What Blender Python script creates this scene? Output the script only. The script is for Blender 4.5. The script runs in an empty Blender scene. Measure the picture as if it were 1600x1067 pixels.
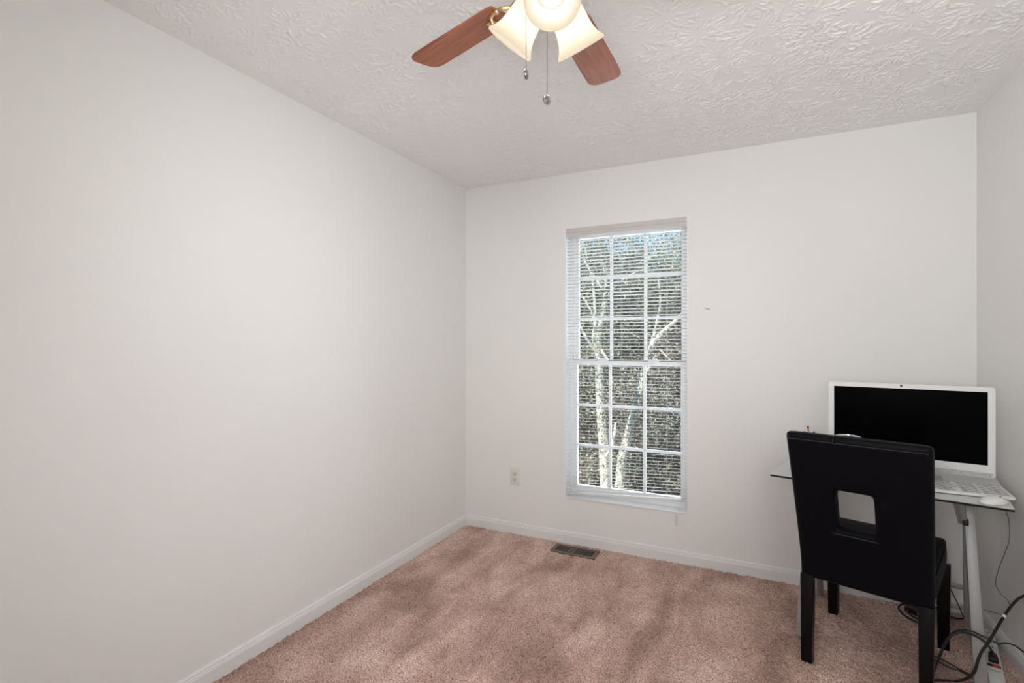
import bpy, bmesh, math, random
import numpy as np
from mathutils import Vector, Matrix

# ------------------------------------------------------------------ camera, sky, sun, exposure
S = bpy.context.scene
COL = S.collection
R = math.radians
W, D, H = 2.873, 3.96, 2.44            # room: width, depth, height (back wall at y = 0)
CAM = Vector((1.927, -3.208, 1.325))
YAW = 25.84                            # camera heading, degrees left of +y

cd = bpy.data.cameras.new('camera'); co = bpy.data.objects.new('camera', cd); COL.objects.link(co)
co.location = CAM; co.rotation_euler = (R(90), 0, R(YAW))
cd.sensor_width = 36.0; cd.lens = 36.0 * 799 / 1600; cd.shift_y = 1.5 / 1600; cd.clip_start = 0.02
S.camera = co

wd = bpy.data.worlds.new('sky'); S.world = wd; wd.use_nodes = True
nt = wd.node_tree
bg = nt.nodes['Background']
sky = nt.nodes.new('ShaderNodeTexSky'); sky.sky_type = 'NISHITA'; sky.sun_disc = False
sky.sun_elevation = R(42); sky.sun_rotation = R(200); sky.air_density = 1.0; sky.dust_density = 0.1; sky.ozone_density = 3.0
nt.links.new(sky.outputs[0], bg.inputs[0]); bg.inputs[1].default_value = .26

sl = bpy.data.lights.new('sun', 'SUN'); sl.energy = 11.0; sl.angle = R(0.6); sl.color = (1.0, .95, .87)
so = bpy.data.objects.new('sun', sl); COL.objects.link(so)
so.rotation_euler = (R(48), 0, R(-28)); so.location = (0, -6, 8)

vs = S.view_settings
vs.view_transform = 'Standard'; vs.look = 'None'; vs.exposure = -0.02; vs.gamma = 1.0; vs.use_curve_mapping = False
BULB = 310.0                           # radiance of each lamp bulb in the ceiling fan
BULB_COL = (1.0, .94, .87)

def lamp(name, kind, energy, loc, rot, col, **kw):
    l = bpy.data.lights.new(name, kind); l.energy = energy; l.color = col
    for k, v in kw.items(): setattr(l, k, v)
    o = bpy.data.objects.new(name, l); COL.objects.link(o); o.location = loc; o.rotation_euler = rot; return o
FILL_COL = (.985, .995, 1.0)
# fill lamps added behind the camera and outside the window to even the light
lamp('fill_spot_right', 'SPOT', 108, (2.3, -3.5, 1.8), (Vector((0, -.2, .8)) - Vector((2.3, -3.5, 1.8))).to_track_quat('-Z', 'Y').to_euler(), FILL_COL, spot_size=R(76), spot_blend=1.0, shadow_soft_size=.35)
lamp('fill_area_centre', 'AREA', 17.0, (1.65, -3.65, 1.6), (R(96), 0, R(-40)), FILL_COL, shape='RECTANGLE', size=.6, size_y=.8, spread=R(112))
lamp('ceiling_fill_spot', 'SPOT', 64, (2.0, -3.5, 1.3), (Vector((1.0, -.8, 2.44)) - Vector((2.0, -3.5, 1.3))).to_track_quat('-Z', 'Y').to_euler(), FILL_COL, spot_size=R(90), spot_blend=1.0, shadow_soft_size=.3)  # spot added to brighten the ceiling
lamp('window_fill', 'AREA', 20, (1.153, .22, 1.19), (R(-90), 0, 0), (.95, .98, 1.0), shape='RECTANGLE', size=.74, size_y=1.75)  # area lamp added just outside the glass, standing in for daylight

# ------------------------------------------------------------------ helpers
def ray(px, py):
    t = R(YAW)
    f = Vector((-math.sin(t), math.cos(t), 0)); r = Vector((math.cos(t), math.sin(t), 0))
    return f + r * ((px - 800) / 799) + Vector((0, 0, (535 - py) / 799))
def at_depth(px, py, d): return CAM + ray(px, py) * d
def on_plane(px, py, ax, v):
    k = ray(px, py); return CAM + k * ((v - CAM[ax]) / k[ax])
def viewdir(deg):
    t = R(YAW - deg); return Vector((-math.sin(t), math.cos(t), 0))

class MB:
    """collects shapes into one mesh"""
    def __init__(s): s.bm = bmesh.new()
    def box(s, c, d, m=None, bevel=0, seg=2):
        r = bmesh.ops.create_cube(s.bm, size=1.0); vv = r['verts']
        for v in vv: v.co = Vector((v.co.x * d[0], v.co.y * d[1], v.co.z * d[2]))
        if bevel:
            ee = list({e for v in vv for e in v.link_edges})
            b = bmesh.ops.bevel(s.bm, geom=ee, offset=bevel, segments=seg, affect='EDGES', profile=.5)
            vv = list({v for f in b['faces'] for v in f.verts} | {v for v in vv if v.is_valid})
        M = Matrix.Translation(Vector(c)) @ (m or Matrix())
        for v in vv: v.co = M @ v.co
        return s
    def b2(s, a, b, **k):
        a = Vector(a); b = Vector(b)
        return s.box((a + b) / 2, [abs(b[i] - a[i]) for i in range(3)], **k)
    def bar(s, a, b, w, h, upv=(0, 0, 1), bevel=0, w2=None, h2=None):
        """rectangular bar from a to b; w across, h along upv-ish, end b may taper"""
        a = Vector(a); b = Vector(b); d = (b - a).normalized(); u = Vector(upv)
        x = d.cross(u)
        if x.length < 1e-4: x = d.cross(Vector((0, 1, 0)))
        x.normalize(); y = x.cross(d).normalized()
        w2 = w2 or w; h2 = h2 or h
        vs_ = []
        for p, ww, hh in ((a, w, h), (b, w2, h2)):
            for i, j in ((-1, -1), (1, -1), (1, 1), (-1, 1)):
                vs_.append(s.bm.verts.new(p + x * i * ww / 2 + y * j * hh / 2))
        q = vs_; fs = []
        for idx in ((0, 1, 2, 3), (7, 6, 5, 4), (0, 4, 5, 1), (1, 5, 6, 2), (2, 6, 7, 3), (3, 7, 4, 0)):
            fs.append(s.bm.faces.new([q[i] for i in idx]))
        bmesh.ops.recalc_face_normals(s.bm, faces=fs)
        if bevel:
            ee = list({e for f in fs for e in f.edges})
            bmesh.ops.bevel(s.bm, geom=ee, offset=bevel, segments=2, affect='EDGES', profile=.5)
        return s
    def tube(s, pts, r, n=8, cap=True):
        pts = [Vector(p) for p in pts]; rr = r if isinstance(r, (list, tuple)) else [r] * len(pts)
        rings = []; prev = None
        for i, p in enumerate(pts):
            d = (pts[min(i + 1, len(pts) - 1)] - pts[max(i - 1, 0)]).normalized()
            if prev is None:
                x = d.orthogonal().normalized()
            else:
                x = (prev - d * prev.dot(d))
                x = x.normalized() if x.length > 1e-6 else d.orthogonal().normalized()
            prev = x; y = d.cross(x)
            rings.append([s.bm.verts.new(p + (x * math.cos(2 * math.pi * k / n) + y * math.sin(2 * math.pi * k / n)) * rr[i]) for k in range(n)])
        for a, b in zip(rings, rings[1:]):
            for k in range(n): s.bm.faces.new((a[k], a[(k + 1) % n], b[(k + 1) % n], b[k]))
        if cap:
            s.bm.faces.new(rings[0][::-1]); s.bm.faces.new(rings[-1])
        return s
    def lathe(s, prof, m=None, n=32, caps=(False, False)):
        """prof: (radius, z) list"""
        M = m or Matrix(); rings = []
        for r, z in prof:
            if r < 1e-6: rings.append([s.bm.verts.new(M @ Vector((0, 0, z)))])
            else: rings.append([s.bm.verts.new(M @ Vector((r * math.cos(2 * math.pi * k / n), r * math.sin(2 * math.pi * k / n), z))) for k in range(n)])
        fs = []
        for a, b in zip(rings, rings[1:]):
            for k in range(n):
                k2 = (k + 1) % n
                if len(a) == 1 and len(b) == 1: continue
                if len(a) == 1: fs.append(s.bm.faces.new((a[0], b[k], b[k2])))
                elif len(b) == 1: fs.append(s.bm.faces.new((a[k], a[k2], b[0])))
                else: fs.append(s.bm.faces.new((a[k], a[k2], b[k2], b[k])))
        if caps[0] and len(rings[0]) > 1: fs.append(s.bm.faces.new(rings[0][::-1]))
        if caps[1] and len(rings[-1]) > 1: fs.append(s.bm.faces.new(rings[-1]))
        bmesh.ops.recalc_face_normals(s.bm, faces=fs)
        return s
    def prism(s, poly, z0, z1, m=None, bevel=0):
        """poly: (x, y) outline, extruded z0..z1"""
        M = m or Matrix()
        lo = [s.bm.verts.new(M @ Vector((x, y, z0))) for x, y in poly]; hi = [s.bm.verts.new(M @ Vector((x, y, z1))) for x, y in poly]
        n = len(poly); fs = [s.bm.faces.new(lo[::-1]), s.bm.faces.new(hi)]
        for k in range(n): fs.append(s.bm.faces.new((lo[k], lo[(k + 1) % n], hi[(k + 1) % n], hi[k])))
        bmesh.ops.recalc_face_normals(s.bm, faces=fs)
        if bevel:
            ee = list({e for f in fs[:2] for e in f.edges})
            bmesh.ops.bevel(s.bm, geom=ee, offset=bevel, segments=2, affect='EDGES', profile=.5)
        return s
    def build(s, name, mat, parent=None, smooth=True, ang=35):
        me = bpy.data.meshes.new(name); s.bm.normal_update(); s.bm.to_mesh(me); s.bm.free()
        return link(name, me, mat, parent, smooth, ang)

def link(name, me, mat, parent=None, smooth=True, ang=35):
    o = bpy.data.objects.new(name, me); COL.objects.link(o)
    for m in (mat if isinstance(mat, (list, tuple)) else [mat]):
        if m: me.materials.append(m)
    if parent: o.parent = parent
    if smooth:
        me.polygons.foreach_set('use_smooth', [True] * len(me.polygons))
        try: me.set_sharp_from_angle(angle=R(ang))
        except Exception: pass
    return o

def np_mesh(name, verts, faces, mat, parent=None, smooth=True):
    me = bpy.data.meshes.new(name)
    verts = np.asarray(verts, np.float32); faces = np.asarray(faces, np.int32); k = faces.shape[1]
    me.vertices.add(len(verts)); me.vertices.foreach_set('co', verts.ravel())
    me.loops.add(faces.size); me.loops.foreach_set('vertex_index', faces.ravel())
    me.polygons.add(len(faces)); me.polygons.foreach_set('loop_start', np.arange(0, faces.size, k, dtype=np.int32))
    me.update(calc_edges=True); me.validate()
    o = link(name, me, mat, parent, False)
    if smooth: me.polygons.foreach_set('use_smooth', np.ones(len(faces), bool))
    return o

def thing(name, label, cat, loc=(0, 0, 0), rz=0, group=None):
    o = bpy.data.objects.new(name, None); COL.objects.link(o); o.empty_display_size = .1
    o.location = loc; o.rotation_euler = (0, 0, R(rz)); return tag(o, label, cat, group)
def tag(o, label, cat, group=None):
    o['label'] = label; o['category'] = cat
    if group: o['group'] = group
    return o
def struct(o, label=None, cat=None):
    o['kind'] = 'structure'
    if label: o['label'] = label
    if cat: o['category'] = cat
    return o

def smooth_path(pts, k=8):
    """Catmull-Rom through the points"""
    p = [Vector(q) for q in pts]; p = [p[0] * 2 - p[1]] + p + [p[-1] * 2 - p[-2]]; out = []
    for i in range(1, len(p) - 2):
        for j in range(k):
            t = j / k
            out.append(.5 * ((2 * p[i]) + (p[i + 1] - p[i - 1]) * t + (2 * p[i - 1] - 5 * p[i] + 4 * p[i + 1] - p[i + 2]) * t * t + (3 * p[i] - p[i - 1] - 3 * p[i + 1] + p[i + 2]) * t ** 3))
    out.append(p[-2]); return out

# ------------------------------------------------------------------ materials
def mat(name, col, rough=.5, metal=0, spec=.5, coat=0, **kw):
    m = bpy.data.materials.new(name); m.use_nodes = True
    b = m.node_tree.nodes['Principled BSDF']
    b.inputs['Base Color'].default_value = (*col, 1); b.inputs['Roughness'].default_value = rough
    b.inputs['Metallic'].default_value = metal; b.inputs['Specular IOR Level'].default_value = spec
    b.inputs['Coat Weight'].default_value = coat
    for k, v in kw.items(): b.inputs[k.replace('_', ' ')].default_value = v
    return m
def N(m, t): return m.node_tree.nodes.new(t)
def L(m, a, b): m.node_tree.links.new(a, b)
def BS(m): return m.node_tree.nodes['Principled BSDF']
def coords(m, scale=(1, 1, 1), rot=(0, 0, 0), kind='Object'):
    tc = N(m, 'ShaderNodeTexCoord'); mp = N(m, 'ShaderNodeMapping'); L(m, tc.outputs[kind], mp.inputs[0])
    mp.inputs['Scale'].default_value = scale; mp.inputs['Rotation'].default_value = rot; return mp.outputs[0]
def noise(m, vec, scale, detail=3, rough=.5, dist=0):
    n = N(m, 'ShaderNodeTexNoise'); n.inputs['Scale'].default_value = scale; n.inputs['Detail'].default_value = detail
    n.inputs['Roughness'].default_value = rough; n.inputs['Distortion'].default_value = dist; L(m, vec, n.inputs['Vector']); return n.outputs['Fac']
def ramp(m, fac, stops):
    r = N(m, 'ShaderNodeValToRGB'); L(m, fac, r.inputs[0]); e = r.color_ramp.elements
    while len(e) < len(stops): e.new(.5)
    for i, (p, c) in enumerate(stops): e[i].position = p; e[i].color = (*c, 1)
    return r.outputs[0]
def bump(m, fac, strength, dist):
    b = N(m, 'ShaderNodeBump'); b.inputs['Strength'].default_value = strength; b.inputs['Distance'].default_value = dist
    L(m, fac, b.inputs['Height']); L(m, b.outputs[0], BS(m).inputs['Normal'])
def mixc(m, fac, a, b, mode='MIX'):
    x = N(m, 'ShaderNodeMix'); x.data_type = 'RGBA'; x.blend_type = mode
    if isinstance(fac, float): x.inputs[0].default_value = fac
    else: L(m, fac, x.inputs[0])
    for s, v in ((6, a), (7, b)):
        if isinstance(v, tuple): x.inputs[s].default_value = (*v, 1)
        else: L(m, v, x.inputs[s])
    return x.outputs[2]

def wall_paint(name, c):
    m = mat(name, c, .62, spec=.3); v = coords(m)
    n1 = noise(m, v, 3.0, 3)
    L(m, mixc(m, n1, tuple(x * .985 for x in c), tuple(min(x * 1.01, 1) for x in c)), BS(m).inputs['Base Color'])
    bump(m, noise(m, v, 140, 4), .10, .002); return m
M_wall = wall_paint('wall_paint', (.86, .853, .838))
M_ceil = mat('ceiling_paint', (.95, .945, .935), .8, spec=.2)
M_trim = mat('trim_paint', (.82, .82, .81), .4, spec=.4)
M_vinyl = mat('window_vinyl', (.90, .905, .92), .35)
def thin_vinyl():
    m = mat('blind_vinyl', (.90, .90, .90), .42); t = N(m, 'ShaderNodeBsdfTranslucent'); t.inputs[0].default_value = (.88, .88, .86, 1)
    x = N(m, 'ShaderNodeMixShader'); x.inputs[0].default_value = .45; L(m, BS(m).outputs[0], x.inputs[1]); L(m, t.outputs[0], x.inputs[2])
    L(m, x.outputs[0], m.node_tree.nodes['Material Output'].inputs[0]); return m
M_blind = thin_vinyl()
M_rail = mat('blind_rail_dusty', (.62, .59, .56), .5)
M_cord = mat('white_cord', (.80, .80, .78), .6)

def carpet_mat():
    m = mat('carpet_pile', (.36, .24, .20), .95, spec=.1); v = coords(m)
    grain = noise(m, v, 170, 2, .6)
    streak = noise(m, coords(m, (2.6, .8, 1), (0, 0, R(-12))), 1.7, 3, .55, .4)
    blotch = noise(m, v, 3.4, 4, .6)
    lay = N(m, 'ShaderNodeMath'); lay.operation = 'ADD'; L(m, streak, lay.inputs[0])
    b2 = N(m, 'ShaderNodeMath'); b2.operation = 'MULTIPLY'; L(m, blotch, b2.inputs[0]); b2.inputs[1].default_value = .55
    L(m, b2.outputs[0], lay.inputs[1])
    base = ramp(m, lay.outputs[0], [(.62, (.44, .285, .238)), (.80, (.66, .448, .382)), (.95, (.82, .60, .525))])
    g = ramp(m, grain, [(.31, (.30, .25, .23)), (.48, (.88, .87, .86)), (.68, (1.36, 1.34, 1.32))])
    L(m, mixc(m, 1.0, base, g, 'MULTIPLY'), BS(m).inputs['Base Color'])
    BS(m).inputs['Sheen Weight'].default_value = .15
    bump(m, grain, .8, .006); return m
M_carpet = carpet_mat()

def wood_mat():
    m = mat('cherry_blade', (.30, .09, .04), .55, coat=.06)
    v = coords(m, (1.2, 16, 1)); n = noise(m, v, 4, 5, .6, .6)
    v2 = coords(m, (3, 120, 1)); n2 = noise(m, v2, 4, 3)
    c = ramp(m, n, [(.30, (.22, .060, .030)), (.55, (.36, .115, .055)), (.75, (.46, .165, .085))])
    L(m, mixc(m, .25, c, ramp(m, n2, [(.35, (.12, .03, .02)), (.65, (.48, .18, .09))])), BS(m).inputs['Base Color']); return m
M_blade = wood_mat()
M_nickel = mat('brushed_nickel', (.62, .58, .53), .28, 1)
M_brass = mat('antique_brass', (.66, .46, .25), .3, 1)
M_chain = mat('steel_chain', (.35, .34, .33), .35, .9)
M_pendant = mat('pewter_pendant', (.30, .29, .28), .32, 1)

def shade_mat():
    m = bpy.data.materials.new('frosted_glass_shade'); m.use_nodes = True; t = m.node_tree
    t.nodes.remove(BS(m)); out = t.nodes['Material Output']
    tr = N(m, 'ShaderNodeBsdfTranslucent'); tr.inputs[0].default_value = (.100, .093, .082, 1)
    df = N(m, 'ShaderNodeBsdfDiffuse'); df.inputs[0].default_value = (.0095, .0088, .0074, 1)
    a = N(m, 'ShaderNodeAddShader'); L(m, tr.outputs[0], a.inputs[0]); L(m, df.outputs[0], a.inputs[1])
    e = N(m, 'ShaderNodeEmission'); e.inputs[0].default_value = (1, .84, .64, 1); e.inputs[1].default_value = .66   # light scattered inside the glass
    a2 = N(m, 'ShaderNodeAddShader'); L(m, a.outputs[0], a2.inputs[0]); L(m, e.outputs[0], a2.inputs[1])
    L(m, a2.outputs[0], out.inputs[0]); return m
M_shade = shade_mat()
def emit(name, col, s):
    m = bpy.data.materials.new(name); m.use_nodes = True; t = m.node_tree; t.nodes.remove(BS(m))
    e = N(m, 'ShaderNodeEmission'); e.inputs[0].default_value = (*col, 1); e.inputs[1].default_value = s
    L(m, e.outputs[0], t.nodes['Material Output'].inputs[0]); return m
M_bulb = emit('lit_bulb', BULB_COL, BULB)

def leather():
    m = mat('black_leatherette', (.0030, .0030, .0050), .48, spec=.09); v = coords(m)
    bump(m, noise(m, v, 260, 4), .25, .001); return m
M_leather = leather()
M_blackwood = mat('black_lacquered_wood', (.003, .003, .0035), .35, spec=.2)
M_thread = mat('piping_sheen', (.035, .035, .038), .4)  # lighter grey carries the sheen along the seams
M_silver = mat('silver_painted_steel', (.38, .38, .38), .5, .4)
M_black = mat('black_plastic', (.012, .012, .013), .4)
M_rubber = mat('black_cable_rubber', (.010, .010, .010), .5)
M_greyplastic = mat('grey_glide', (.30, .30, .30), .5)
M_pcwhite = mat('white_computer_plastic', (.78, .78, .77), .4)
M_fabric = mat('speaker_fabric', (.55, .55, .54), .9)
def fabric_detail(m):
    v = coords(m, (900, 900, 300)); n = noise(m, v, 1, 2); L(m, ramp(m, n, [(.35, (.36, .36, .36)), (.6, (.66, .66, .65))]), BS(m).inputs['Base Color'])
fabric_detail(M_fabric)
M_screen = mat('dark_screen', (.0015, .0015, .0015), .15, spec=.03)
M_key = mat('white_keycap', (.80, .80, .79), .45)
M_ink = mat('grey_print', (.16, .16, .17), .6)
M_legend = mat('key_print', (.36, .36, .37), .6)
M_outlet = mat('outlet_plate', (.76, .76, .74), .4)
M_ivory = mat('ivory_receptacle', (.74, .68, .58), .4)
M_gapshade = mat('gap_shade_grey', (.10, .10, .10), .7)  # dark grey painted in for the shaded gap at the meeting rail
M_dark = mat('dark_slot', (.01, .01, .01), .8)
M_register = mat('bronze_register', (.17, .135, .11), .5, .3)
M_pencil = mat('pencil_wood', (.50, .22, .09), .5)
M_lead = mat('pencil_tip', (.03, .03, .03), .5)
M_red = mat('red_switch', (.32, .012, .010), .3, Emission_Color=(1, .05, .03, 1), Emission_Strength=.10)

def glass(name, tint, haze=None, ior=1.45):
    m = bpy.data.materials.new(name); m.use_nodes = True; t = m.node_tree; t.nodes.remove(BS(m))
    tr = N(m, 'ShaderNodeBsdfTransparent'); tr.inputs[0].default_value = (*tint, 1)
    gl = N(m, 'ShaderNodeBsdfGlossy'); gl.inputs['Roughness'].default_value = .02
    fr = N(m, 'ShaderNodeFresnel'); fr.inputs[0].default_value = ior
    mx = N(m, 'ShaderNodeMixShader'); L(m, fr.outputs[0], mx.inputs[0]); L(m, tr.outputs[0], mx.inputs[1]); L(m, gl.outputs[0], mx.inputs[2])
    o = mx.outputs[0]
    if haze:
        df = N(m, 'ShaderNodeBsdfDiffuse'); df.inputs[0].default_value = (*haze[0], 1)
        m2 = N(m, 'ShaderNodeMixShader'); m2.inputs[0].default_value = haze[1]; L(m, o, m2.inputs[1]); L(m, df.outputs[0], m2.inputs[2]); o = m2.outputs[0]
    L(m, o, t.nodes['Material Output'].inputs[0]); return m
M_pane = glass('window_glass', (.93, .95, .96))
M_desk = glass('desk_glass', (.86, .91, .89), haze=((.93, .94, .94), .64), ior=1.42)
M_deskedge = mat('desk_glass_edge', (.004, .008, .007), .15)
M_tumbler = glass('tumbler_glass', (.93, .94, .94))
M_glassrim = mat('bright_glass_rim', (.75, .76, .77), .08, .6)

# ------------------------------------------------------------------ room shell
WX0, WX1, WZ0, WZ1 = .765, 1.542, .297, 2.078     # window opening in the back wall
TH = .16
b = MB()
b.b2((-TH, 0, -.1), (WX0, TH, H + .15)); b.b2((WX1, 0, -.1), (W + TH, TH, H + .15))
b.b2((WX0, 0, -.1), (WX1, TH, WZ0)); b.b2((WX0, 0, WZ1), (WX1, TH, H + .15))
wall_back = struct(b.build('wall_back', M_wall, smooth=False), 'off-white painted back wall with the window in it', 'wall')
struct(MB().b2((-TH, -D - TH, -.1), (0, 0, H + .15)).build('wall_left', M_wall, smooth=False), 'long blank off-white wall on the left', 'wall')
struct(MB().b2((W, -D - TH, -.1), (W + TH, 0, H + .15)).build('wall_right', M_wall, smooth=False), 'off-white wall at the right behind the desk', 'wall')
struct(MB().b2((0, -D - TH, -.1), (W, -D, H + .15)).build('wall_rear', M_wall, smooth=False), 'off-white wall behind the viewer', 'wall')

# ceiling: stomp-brush plaster as a real height field
def ceiling():
    rs = np.random.RandomState(5); st = .0027
    nx = int(W / st) + 1; ny = int(D / st) + 1
    hgt = np.zeros((ny, nx), np.float32)
    sig = .0019
    def stamp(x, y, a):
        cx, cy = x / st, y / st; i0, j0 = int(round(cx)), int(round(cy))
        if i0 < 3 or j0 < 3 or i0 > nx - 4 or j0 > ny - 4: return
        jj, ii = np.mgrid[j0 - 2:j0 + 3, i0 - 2:i0 + 3]
        g = a * np.exp(-(((ii - cx) * st) ** 2 + ((jj - cy) * st) ** 2) / (2 * sig * sig))
        sub = hgt[j0 - 2:j0 + 3, i0 - 2:i0 + 3]; np.maximum(sub, g, out=sub)
    sp = .19
    for gy in np.arange(.06, D, sp):
        for gx in np.arange(.04, W, sp):
            x0 = gx + rs.uniform(-.06, .06) + (.5 * sp if int(gy / sp) % 2 else 0); y0 = gy + rs.uniform(-.06, .06)
            n = rs.randint(62, 88); base = rs.uniform(0, 6.28); amp = rs.uniform(.7, 1.15)
            for k in range(n):
                th = base + 6.283 * k / n + rs.normal(0, .09)
                r0 = rs.uniform(.024, .098); ln = rs.uniform(.010, .046) * (1 if rs.rand() < .85 else 1.6)
                a = rs.uniform(.0022, .0068) * amp; bend = rs.normal(0, 5); x = x0 + r0 * math.cos(th); y = y0 + r0 * math.sin(th); d = th
                s = 0.
                while s < ln:
                    f = math.sin(math.pi * min(1, (s + .004) / (ln + .006))) ** .6
                    stamp(x, y, a * f * rs.uniform(.75, 1.1))
                    d += bend * .0022 + rs.normal(0, .17); x += .0022 * math.cos(d); y += .0022 * math.sin(d); s += .0022
                    if rs.rand() < .03: d += rs.choice((-.9, .9))
    # smooth towards the walls, where the brush did not reach
    X = np.arange(nx) * st; Y = np.arange(ny) * st
    edge = np.minimum(np.minimum(X, W - X)[None, :], np.minimum(Y, D - Y)[:, None])
    hgt *= np.clip((edge - .015) / .10, 0, 1) ** .7
    XX, YY = np.meshgrid(X, -Y); XX[:, -1] = W; YY[-1, :] = -D
    v = np.stack([XX, YY, H - hgt], -1).reshape(-1, 3)
    i = np.arange(nx * ny).reshape(ny, nx)
    f = np.stack([i[:-1, :-1], i[:-1, 1:], i[1:, 1:], i[1:, :-1]], -1).reshape(-1, 4)
    n0 = len(v)   # slab above so that no daylight comes through
    t = np.array([(-TH, TH, H + .15), (W + TH, TH, H + .15), (W + TH, -D - TH, H + .15), (-TH, -D - TH, H + .15)])
    v = np.vstack([v, t]); f = np.vstack([f, [[n0, n0 + 3, n0 + 2, n0 + 1]]])
    return np_mesh('ceiling', v, f, M_ceil)
struct(ceiling(), 'white ceiling with stomped plaster texture', 'ceiling')

VX0, VX1, VY0, VY1 = .727, 1.018, -.185, -.055     # floor register
def floor():
    rs = np.random.RandomState(2); st = .0065
    nx = int(W / st) + 1; ny = int(D / st) + 1
    z = rs.normal(0, 1, (ny, nx)); 
    zs = (z + np.roll(z, 1, 0) + np.roll(z, 1, 1) + np.roll(z, (1, 1), (0, 1))) / 2
    big = np.kron(rs.normal(0, 1, (ny // 12 + 2, nx // 12 + 2)), np.ones((12, 12)))[:ny, :nx]
    for _ in range(3):
        big = (big + np.roll(big, 4, 0) + np.roll(big, -4, 0) + np.roll(big, 4, 1) + np.roll(big, -4, 1)) / 5
    hgt = np.clip(zs * .0026 + big * .0012, -.007, .007)
    X = np.arange(nx) * st + rs.normal(0, .0012, (ny, nx)); Y = -np.arange(ny)[:, None] * st + rs.normal(0, .0012, (ny, nx))
    X[:, 0] = -.01; X[:, -1] = W + .01; Y[0, :] = .01; Y[-1, :] = -D - .01
    inside = (X > VX0 + .004) & (X < VX1 - .004) & (Y > VY0 + .004) & (Y < VY1 - .004)
    hgt[inside] = -.012
    v = np.stack([X, Y, hgt], -1).reshape(-1, 3)
    i = np.arange(nx * ny).reshape(ny, nx)
    f = np.stack([i[:-1, :-1], i[1:, :-1], i[1:, 1:], i[:-1, 1:]], -1).reshape(-1, 4)
    return np_mesh('floor', v, f, M_carpet)
struct(floor(), 'worn dusty rose carpet covering the floor', 'carpet')

def baseboard(name, a, b_, nrm, label):
    """profile swept from a to b_ along a wall whose inward normal is nrm"""
    prof = [(0, -.012), (.013, -.012), (.013, .052), (.011, .056), (.011, .060), (.008, .064), (.009, .068), (.006, .074), (0, .076)]
    m = MB(); a = Vector(a); b_ = Vector(b_); n = Vector(nrm); rings = []
    for p in (a, b_): rings.append([m.bm.verts.new(p + n * x + Vector((0, 0, z))) for x, z in prof])
    fs = []
    for k in range(len(prof) - 1): fs.append(m.bm.faces.new((rings[0][k], rings[0][k + 1], rings[1][k + 1], rings[1][k])))
    fs.append(m.bm.faces.new(rings[0])); fs.append(m.bm.faces.new(rings[1][::-1])); bmesh.ops.recalc_face_normals(m.bm, faces=fs)
    return struct(m.build(name, M_trim, ang=20), label, 'baseboard')
baseboard('baseboard_left', (0, -D, 0), (0, 0, 0), (1, 0, 0), 'white baseboard along the left wall')
baseboard('baseboard_back', (0, 0, 0), (W, 0, 0), (0, -1, 0), 'white baseboard below the window wall')
baseboard('baseboard_right', (W, 0, 0), (W, -D, 0), (-1, 0, 0), 'white baseboard along the right wall')

# small scuffs on the paint
def scuff(pts, r):
    m = MB(); m.tube([Vector((p.x, -.0006, p.z)) for p in pts], r, 6); return m.build('scuff_mark', M_ink, wall_back)
scuff([on_plane(1100.5, 481, 1, 0), on_plane(1105, 482.2, 1, 0), on_plane(1108.5, 483, 1, 0)], [.0006, .002, .003])
scuff([on_plane(1089.5, 480.7, 1, 0), on_plane(1090.4, 480.9, 1, 0)], .0016)

# ------------------------------------------------------------------ window
win = bpy.data.objects.new('window_1', None); COL.objects.link(win); win.location = ((WX0 + WX1) / 2, 0, WZ0)
struct(win, 'tall white double-hung window with grille bars in the back wall', 'window')
WW = WX1 - WX0; WH = WZ1 - WZ0
def wl(x, y, z): return Vector((x - (WX0 + WX1) / 2, y, z - WZ0))
m = MB(); Y0, Y1 = .085, .150; FW = .022
m.b2(wl(WX0, Y0, WZ0), wl(WX0 + FW, Y1, WZ1)); m.b2(wl(WX1 - FW, Y0, WZ0), wl(WX1, Y1, WZ1))
m.b2(wl(WX0 + FW, Y0, WZ1 - FW), wl(WX1 - FW, Y1, WZ1)); m.b2(wl(WX0 + FW, Y0, WZ0), wl(WX1 - FW, Y1, WZ0 + FW))
m.build('frame', M_vinyl, win, smooth=False)
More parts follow.
